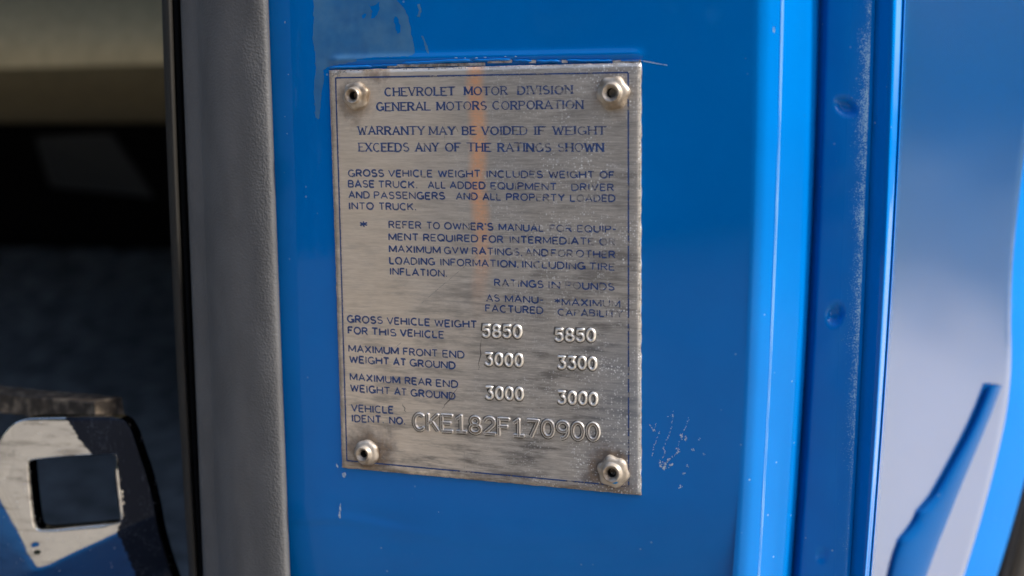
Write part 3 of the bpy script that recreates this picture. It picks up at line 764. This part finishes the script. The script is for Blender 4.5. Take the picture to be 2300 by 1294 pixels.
# ---- lettering: a stroke alphabet
def arc(cx, cy, rx, ry, a0, a1, n=9):
    return [(cx + rx * math.cos(R(lerp(a0, a1, i / (n - 1)))), cy + ry * math.sin(R(lerp(a0, a1, i / (n - 1))))) for i in range(n)]
def ell(cx, cy, rx, ry, n=20): return arc(cx, cy, rx, ry, 90, 450, n)
GL = {
 'A': (.82, [[(0, 0), (.41, 1), (.82, 0)], [(.14, .34), (.68, .34)]]),
 'B': (.66, [[(0, 0), (0, 1)], [(0, 1), (.36, 1)] + arc(.36, .76, .25, .24, 80, -80, 7) + [(0, .52)], [(.36, .52)] + arc(.38, .26, .28, .26, 80, -80, 7) + [(0, 0)]]),
 'C': (.78, [arc(.42, .5, .42, .5, 48, 312, 15)]),
 'D': (.76, [[(0, 0), (0, 1)], [(0, 1), (.30, 1)] + arc(.30, .5, .46, .5, 80, -80, 11) + [(.30, 0), (0, 0)]]),
 'E': (.60, [[(0, 0), (0, 1)], [(0, 1), (.6, 1)], [(0, .52), (.5, .52)], [(0, 0), (.6, 0)]]),
 'F': (.58, [[(0, 0), (0, 1)], [(0, 1), (.58, 1)], [(0, .52), (.48, .52)]]),
 'G': (.82, [arc(.42, .5, .42, .5, 48, 345, 17), [(.82, .0), (.82, .42), (.5, .42)]]),
 'H': (.74, [[(0, 0), (0, 1)], [(.74, 0), (.74, 1)], [(0, .52), (.74, .52)]]),
 'I': (.10, [[(.05, 0), (.05, 1)]]),
 'J': (.5, [[(.5, 1), (.5, .25)] + arc(.25, .25, .25, .25, 0, -180, 8)]),
 'K': (.70, [[(0, 0), (0, 1)], [(.68, 1), (0, .40)], [(.24, .6), (.7, 0)]]),
 'L': (.56, [[(0, 1), (0, 0)], [(0, 0), (.56, 0)]]),
 'M': (.90, [[(0, 0), (0, 1)], [(0, 1), (.45, .12)], [(.45, .12), (.9, 1)], [(.9, 1), (.9, 0)]]),
 'N': (.76, [[(0, 0), (0, 1)], [(0, 1), (.76, 0)], [(.76, 0), (.76, 1)]]),
 'O': (.86, [ell(.43, .5, .43, .5)]),
 'P': (.64, [[(0, 0), (0, 1)], [(0, 1), (.36, 1)] + arc(.36, .74, .28, .26, 80, -80, 7) + [(0, .48)]]),
 'Q': (.86, [ell(.43, .5, .43, .5), [(.5, .28), (.84, -.06)]]),
 'R': (.68, [[(0, 0), (0, 1)], [(0, 1), (.36, 1)] + arc(.36, .75, .27, .25, 80, -80, 7) + [(0, .5)], [(.32, .5), (.68, 0)]]),
 'S': (.64, [arc(.32, .75, .29, .25, 35, 250, 10) + arc(.32, .26, .32, .26, 75, -150, 11)]),
 'T': (.70, [[(0, 1), (.7, 1)], [(.35, 1), (.35, 0)]]),
 'U': (.74, [[(0, 1), (0, .34)] + arc(.37, .34, .37, .34, 190, 350, 9) + [(.74, .34), (.74, 1)]]),
 'V': (.78, [[(0, 1), (.39, 0)], [(.39, 0), (.78, 1)]]),
 'W': (1.06, [[(0, 1), (.27, 0)], [(.27, 0), (.53, .9)], [(.53, .9), (.79, 0)], [(.79, 0), (1.06, 1)]]),
 'X': (.74, [[(0, 1), (.74, 0)], [(0, 0), (.74, 1)]]),
 'Y': (.74, [[(0, 1), (.37, .48)], [(.74, 1), (.37, .48)], [(.37, .48), (.37, 0)]]),
 '.': (.12, [[(.02, .05), (.12, .05)]]), ',': (.12, [[(.1, .1), (.03, -.14)]]), '-': (.34, [[(0, .5), (.34, .5)]]), "'": (.1, [[(.05, 1), (.05, .76)]]),
 '*': (.6, [[(.3, .98), (.3, .3)], [(0, .82), (.6, .46)], [(0, .46), (.6, .82)], ]),
 # stamped figures (all one width)
 '0': (.62, [ell(.31, .5, .31, .5, 24)]),
 '1': (.62, [[(.06, .80), (.32, 1)], [(.32, 1), (.32, 0)], [(.06, 0), (.58, 0)]]),
 '2': (.62, [arc(.31, .71, .29, .29, 165, -35, 11) + [(.03, .03)], [(.03, .0), (.62, .0)]]),
 '3': (.62, [[(.05, 1), (.58, 1), (.27, .60)] + arc(.29, .30, .31, .30, 85, -150, 12)]),
 '5': (.62, [[(.56, 1), (.10, 1), (.06, .54)] + arc(.30, .32, .30, .31, 130, -150, 13)]),
 '7': (.62, [[(0, 1), (.62, 1), (.2, 0)]]),
 '8': (.62, [ell(.31, .755, .25, .245, 18), ell(.31, .26, .31, .26, 20)]),
 '9': (.62, [ell(.31, .70, .30, .30, 18), [(.61, .72)] + arc(.27, .55, .34, .55, 5, -95, 9)]),
}
def layout(word, gap):
    x, out = 0., []
    for ch in word:
        w, st = GL[ch]; out.append((x, st, ch)); x += w + gap
    return out, x - gap
def set_word(word, x0, x1, yb0, yb1, h, serif, V, Fc, MI, rgn):
    """word between picture columns x0..x1 on the base line yb0..yb1, capitals h high"""
    A, B = P(x0, yb0), P(x1, yb1); Tp = P(x0, yb0 - h); Hh = (Tp - A).z
    lay, tot = layout(word, .27 if not serif else .30)
    ux = (B - A); sxx = ux / max(tot, 1e-6)
    wid = ux.length
    for (x, st, ch) in lay:
        jz = rgn.gauss(0, .018); heavy = rgn.uniform(.80, 1.28); pf = 2 if rgn.random() < .10 + .22 * smooth01((A.x + .02) / .05) else 0
        def pt(p): q = A + sxx * (x + p[0]); return (q.x, q.z + Hh * (p[1] + jz))
        strokes = [[pt(p) for p in s_] for s_ in st]
        bw = Hh * (.20 if not serif else .18) * heavy
        for si, s_ in enumerate(strokes):
            lift = .000022 + si * 2.5e-6
            if serif:
                wf = lambda t, d, b=bw: b * (1.12 if (abs(d.x) < abs(d.y) * 1.2 and d.x * d.y <= 1e-9) or abs(d.x) < .15 else .74)
            else: wf = None
            off = Hh * .075
            n0 = len(Fc); ribbon(V, Fc, [(a + off, b - off) for a, b in s_], bw * 1.0, .000010 + si * 1.5e-6, wf); MI += [1] * (len(Fc) - n0)
            n0 = len(Fc); ribbon(V, Fc, s_, bw, lift, wf); MI += [pf] * (len(Fc) - n0)
        if serif and ch not in 'COGSQ.,':
            ends = set()
            for s_ in st:
                for p in (s_[0], s_[-1]):
                    if p[1] in (0, 1): ends.add((p[0], p[1]))
            for q, (ex, ey) in enumerate(ends):
                hw = .17
                a, b = pt((ex - hw, ey)), pt((ex + hw, ey)); n0 = len(Fc)
                ribbon(V, Fc, [a, ((a[0] + b[0]) / 2, (a[1] + b[1]) / 2), b], Hh * .105, .00003 + q * 2e-6); MI += [pf] * (len(Fc) - n0)
def block(name, lines, serif=False):
    V, Fc, MI = [], [], []; rgn = random.Random(name)
    for (h, yl, yr, words) in lines:
        xa, xb = words[0][1], words[-1][2]
        for (w, x0, x1) in words:
            y0 = lerp(yl, yr, (x0 - xa) / (xb - xa)); y1 = lerp(yl, yr, (x1 - xa) / (xb - xa))
            set_word(w, x0, x1, y0, y1, h, serif, V, Fc, MI, rgn)
    return obj(name, V, Fc, [M_INK, M_ETCH, M_FAINT], plate, smooth=False, mi=MI)
block('maker_lettering', [
 (17.5, 215.5, 210.3, [('CHEVROLET', 868.6, 1023.6), ('MOTOR', 1047.6, 1142), ('DIVISION', 1167.6, 1288)]),
 (17.5, 248.6, 243.6, [('GENERAL', 850, 968), ('MOTORS', 985.6, 1095.6), ('CORPORATION', 1111, 1311.6)])], True)
block('warning_lettering', [
 (17.2, 302, 301.6, [('WARRANTY', 808, 955.6), ('MAY', 968.4, 1024.4), ('BE', 1042.6, 1071), ('VOIDED', 1086, 1186.4), ('IF', 1204.4, 1226.4), ('WEIGHT', 1246, 1361.6)]),
 (17.8, 339.4, 339.6, [('EXCEEDS', 810, 920.6), ('ANY', 937, 987.4), ('OF', 1004.4, 1036), ('THE', 1054.4, 1104), ('RATINGS', 1122.4, 1239.4), ('SHOWN', 1257, 1357)])], True)
block('weight_note_lettering', [
 (14.3, 395.4, 399.6, [('GROSS', 786, 864.4), ('VEHICLE', 876.4, 973.6), ('WEIGHT', 988, 1081), ('INCLUDES', 1096.4, 1221), ('WEIGHT', 1236, 1336), ('OF', 1350.4, 1381)]),
 (14.3, 419.4, 428, [('BASE', 786, 843.4), ('TRUCK.', 854, 940), ('ALL', 965, 1003.6), ('ADDED', 1014.4, 1092.4), ('EQUIPMENT', 1106, 1252), ('DRIVER', 1287, 1380)]),
 (14.3, 444, 452.4, [('AND', 787, 832.4), ('PASSENGERS', 844, 1001.4), ('AND', 1028, 1075), ('ALL', 1088, 1128), ('PROPERTY', 1141, 1270), ('LOADED', 1284, 1383)]),
 (14.3, 469, 471, [('INTO', 787.6, 841.4), ('TRUCK.', 855, 937)])])
block('manual_note_lettering', [
 (17, 513.5, 513.5, [('*', 812, 828)]),
 (14.3, 511, 522, [('REFER', 877, 948.6), ('TO', 962, 990), ("OWNER'S", 1002, 1110), ('MANUAL', 1124.4, 1223), ('FOR', 1238, 1286), ('EQUIP-', 1300, 1385)]),
 (14.3, 538, 550, [('MENT', 877, 942), ('REQUIRED', 955, 1076), ('FOR', 1087.6, 1132.4), ('INTERMEDIATE', 1148, 1335), ('OR', 1349.6, 1382.4)]),
 (14.3, 565, 578.4, [('MAXIMUM', 878, 991.6), ('GVW', 1001.4, 1054.4), ('RATINGS,', 1064, 1175), ('AND', 1183, 1233), ('FOR', 1241, 1288), ('OTHER', 1297, 1383)]),
 (14.3, 591.4, 606, [('LOADING', 878.6, 979), ('INFORMATION,', 992.4, 1167), ('INCLUDING', 1176, 1315.6), ('TIRE', 1327, 1382)]),
 (14.3, 615.6, 620.4, [('INFLATION.', 879.6, 1007)])])
block('column_heading_lettering', [
 (14.5, 641, 651, [('RATINGS', 1114, 1222), ('IN', 1234.4, 1259.6), ('POUNDS', 1273, 1381)]),
 (14.3, 675, 680, [('AS', 1096, 1124), ('MANU-', 1138, 1222)]), (14.3, 683.6, 689, [('*', 1248, 1261), ('MAXIMUM', 1265, 1394)]),
 (14.3, 698, 703.6, [('FACTURED', 1094, 1221.6)]), (13.6, 707, 711, [('CAPABILITY', 1256, 1400)])])
block('rating_label_lettering', [
 (14.5, 722.5, 735, [('GROSS', 784, 862), ('VEHICLE', 873, 968), ('WEIGHT', 980, 1073)]), (14.5, 748, 758, [('FOR', 785.7, 828), ('THIS', 839, 892), ('VEHICLE', 902.6, 999.5)]),
 (14.5, 788.4, 803, [('MAXIMUM', 787, 897.6), ('FRONT', 909.7, 985.4), ('END', 998, 1045)]), (14.5, 812.5, 826.6, [('WEIGHT', 789, 876.5), ('AT', 887.6, 914), ('GROUND', 924.7, 1025)]),
 (14.5, 852, 869, [('MAXIMUM', 790, 901), ('REAR', 913.7, 972), ('END', 983.4, 1031)]), (14.5, 877, 895, [('WEIGHT', 791, 878.5), ('AT', 890, 915.7), ('GROUND', 926.7, 1025)]),
 (14.5, 922, 927, [('VEHICLE', 792.7, 886.5)]), (14.5, 945, 951, [('IDENT.', 794, 864.5), ('NO.', 878.5, 912.7)])])
# printed border line
V, Fc, MI = [], [], []
cor = [P(757, 175), P(1413, 163), P(1414, 1091), P(782, 1033)]
for a, b in zip(cor, cor[1:] + cor[:1]):
    n = 60
    pts = [(lerp(a.x, b.x, i / n), lerp(a.z, b.z, i / n)) for i in range(n + 1)]
    n0 = len(Fc); ribbon(V, Fc, [(x + .00014, z - .00014) for x, z in pts], .00022, .000012); MI += [1] * (len(Fc) - n0)
    n0 = len(Fc); ribbon(V, Fc, pts, .00030, .000020 + 2e-6 * len(V) / 500); MI += [2 if a.z < -.03 and b.z < -.03 else 0] * (len(Fc) - n0)
obj('printed_border', V, Fc, [M_INK, M_ETCH, M_FAINT], plate, smooth=False, mi=MI)

# stamped, raised figures: a ridge with a dark shadow ribbon painted at its lower left; the long number has burred edges and a sunk middle
RAISED = [(-1.5, -.1), (-1.05, .25), (-.78, .74), (-.36, .97), (.36, .97), (.78, .74), (1.05, .25), (1.5, -.1)]
SUNK = [(-1.45, -.1), (-1.12, .5), (-.86, .92), (-.55, .80), (.55, .80), (.86, .92), (1.12, .5), (1.45, -.1)]
def ridge(V, Fc, MI, pts, w, h, prof, mids):
    n = len(pts); base = len(V); K = len(prof); f0 = len(Fc)
    closed = math.dist(pts[0], pts[-1]) < 1e-6
    for i, p in enumerate(pts):
        if closed: a, b = pts[(i - 1) % (n - 1)], pts[i + 1] if i < n - 1 else pts[1]
        else: a, b = pts[max(i - 1, 0)], pts[min(i + 1, n - 1)]
        d = Vector((b[0] - a[0], b[1] - a[1])).normalized(); nn = Vector((-d.y, d.x))
        for (u, hh) in prof:
            q = Vector(p) + nn * u * w * .5; V.append(plate_pt(q.x, q.y, hh * h))
    Fc += [tuple(reversed(q)) for q in grid_faces(n, K, base)]
    for _ in range(n - 1): MI += mids
    if not closed:
        for end in (0, n - 1):
            p = pts[end]; o_ = pts[1] if end == 0 else pts[n - 2]
            d = Vector((p[0] - o_[0], p[1] - o_[1])).normalized()
            nn = Vector((-d.y, d.x)); b0 = len(V); R_ = 7; half = prof[:4]
            for (u, hh) in half:
                for j in range(R_):
                    a = math.pi * (j / (R_ - 1) - .5); q = Vector(p) + (d * math.cos(a) + nn * math.sin(a)) * abs(u) * w * .5
                    V.append(plate_pt(q.x, q.y, hh * h + 4e-6))
            Fc += grid_faces(3 + 1, R_, b0); MI += [mids[k_] for k_ in range(3) for _ in range(R_ - 1)]
def stamp(text, x0, x1, yb0, yb1, hpx, w, h, gap=.30, sunk=False):
    V, Fc, MI = [], [], []
    A, B = P(x0, yb0), P(x1, yb1); Hh = (P(x0, yb0 - hpx) - A).z
    adv = .62 + gap; tot = adv * len(text) - gap; sx_ = (B - A) / tot
    rg = random.Random(text + str(x0))
    for i, ch in enumerate(text):
        gw, st = GL[ch]; jz = rg.gauss(0, .014)
        for si, s_ in enumerate(st):
            pts = []
            for p in s_:
                q = A + sx_ * (i * adv + p[0] * .62 / max(gw, .62)); pts.append((q.x, q.z + Hh * (p[1] + jz)))
            fine = []
            for a, b in zip(pts, pts[1:]):
                m_ = max(1, int(math.dist(a, b) / .0006))
                fine += [(lerp(a[0], b[0], t / m_), lerp(a[1], b[1], t / m_)) for t in range(m_)]
            fine.append(pts[-1])
            ridge(V, Fc, MI, fine, w, h, SUNK if sunk else RAISED, [0, 0, 0, 1, 0, 0, 0] if sunk else [0] * 7)
            n0 = len(Fc); off = -w * .25
            ribbon(V, Fc, [(x + off, z - w * .12) for x, z in fine], w * (1.9 if sunk else 2.1), .000008 + 1.5e-6 * si); MI += [2] * (len(Fc) - n0)
    return obj('stamped_number', V, Fc, [M_BURR if sunk else M_STAMP, M_SUNK, M_FIGSHADE], plate, mi=MI)
W1, H1 = .00050, .00046
stamp('5850', 1087.5, 1173, 755, 756.5, 25.5, W1, H1); stamp('5850', 1250.5, 1338, 763, 765.5, 25.5, W1, H1)
stamp('3000', 1094, 1176, 817.5, 820.5, 25.5, W1, H1); stamp('3300', 1257, 1341, 825, 828, 25.5, W1, H1)
stamp('3000', 1095.5, 1177, 893, 896, 25.5, W1, H1); stamp('3000', 1257, 1343, 903.5, 907, 25.5, W1, H1)
tag(stamp('CKE182F170900', 935, 1347, 962, 986.5, 34.5,   .00061, .00048, .24, True), 'long stamped identification number along the foot of the plate')

# ---- rivets: lumpy flange, collar with a coned mouth and a dark bore
def rivet(c, lobes, rot, hscale=1., r=.00285, lean=(0, 0), seed=0):
    V, Fc, MI = [], [], []; n = 72; rg = random.Random(seed)
    amp = [rg.uniform(.6, 1.25) for _ in range(12)]
    #        radius   height  lobe weight
    prof = [(1.03, .0, .9), (1.07, .12, 1.0), (1.05, .26, 1.0), (.97, .40, .95), (.86, .48, .75), (.75, .50, .45), (.66, .54, .15), (.63, .66, .04), (.615, .82, .0), (.585, .90, 0), (.53, .92, 0), (.47, .88, 0), (.36, .70, 0), (.30, .60, 0), (.29, .50, 0), (.285, -.1, 0), (.0, -.12, 0)]
    for (rr, hh, lw) in prof:
        for i in range(n):
            a = 2 * math.pi * i / n
            lob = math.cos(lobes * (a - rot)) * (.068 if r > .003 else .05 if lobes == 6 else .022) * amp[int((a / (2 * math.pi)) * lobes) % 12]
            lob += .03 * noise.noise(Vector((math.cos(a) * 1.4, math.sin(a) * 1.4, seed)))
            q = r * rr * (1 + lob * lw)
            hgt = .0025 * hscale * hh * (1 + .06 * lw * noise.noise(Vector((math.cos(a) * 2, math.sin(a) * 2, seed + 5))))
            x, z = c.x + q * math.cos(a) + lean[0] * max(hh, 0), c.z + q * math.sin(a) + lean[1] * max(hh, 0)
            V.append(Vector((x, -T - .00008 - hgt, z)))
    for k_ in range(len(prof) - 1):
        for i in range(n):
            j = (i + 1) % n; Fc.append((k_ * n + i, k_ * n + j, (k_ + 1) * n + j, (k_ + 1) * n + i)); MI.append(1 if k_ >= 13 else 0)
    return obj('rivet', V, Fc, [M_RIVET, M_HOLE], plate, mi=MI)
tag(rivet(P(806, 214), 6, .3, 1.05, .00275, (-.0003, -.0001), 11), 'rivet with a chipped lumpy flange at the upper left corner')
tag(rivet(P(1380, 209), 6, .1, 1., .0031, (0, 0), 12), 'rivet with a six lobed flange at the upper right corner')
tag(rivet(P(830, 1014), 7, .5, 1.05, .00270, (-.0004, 0), 13), 'round rivet ringed with rust at the lower left corner')
r4 = tag(rivet(P(1381, 1056), 6, .8, 1., .0031, (0, 0), 14), 'rivet with a blue paint fleck at the lower right corner')
V, Fc = [], []
c = P(1380, 1083, -.0021)
for i in range(12):
    a = 2 * math.pi * i / 12; rr = random.Random(i).uniform(.7, 1.2)
    V.append(c + Vector((.00075 * rr * math.cos(a), -.00010, .00040 * rr * math.sin(a))))
V.append(c + Vector((0, -.00022, 0)))
o = obj('paint_fleck', V, [(i, (i + 1) % 12, 12) for i in range(12)], M_FLECK); o.parent = r4; o.matrix_parent_inverse = Matrix.Identity(4)
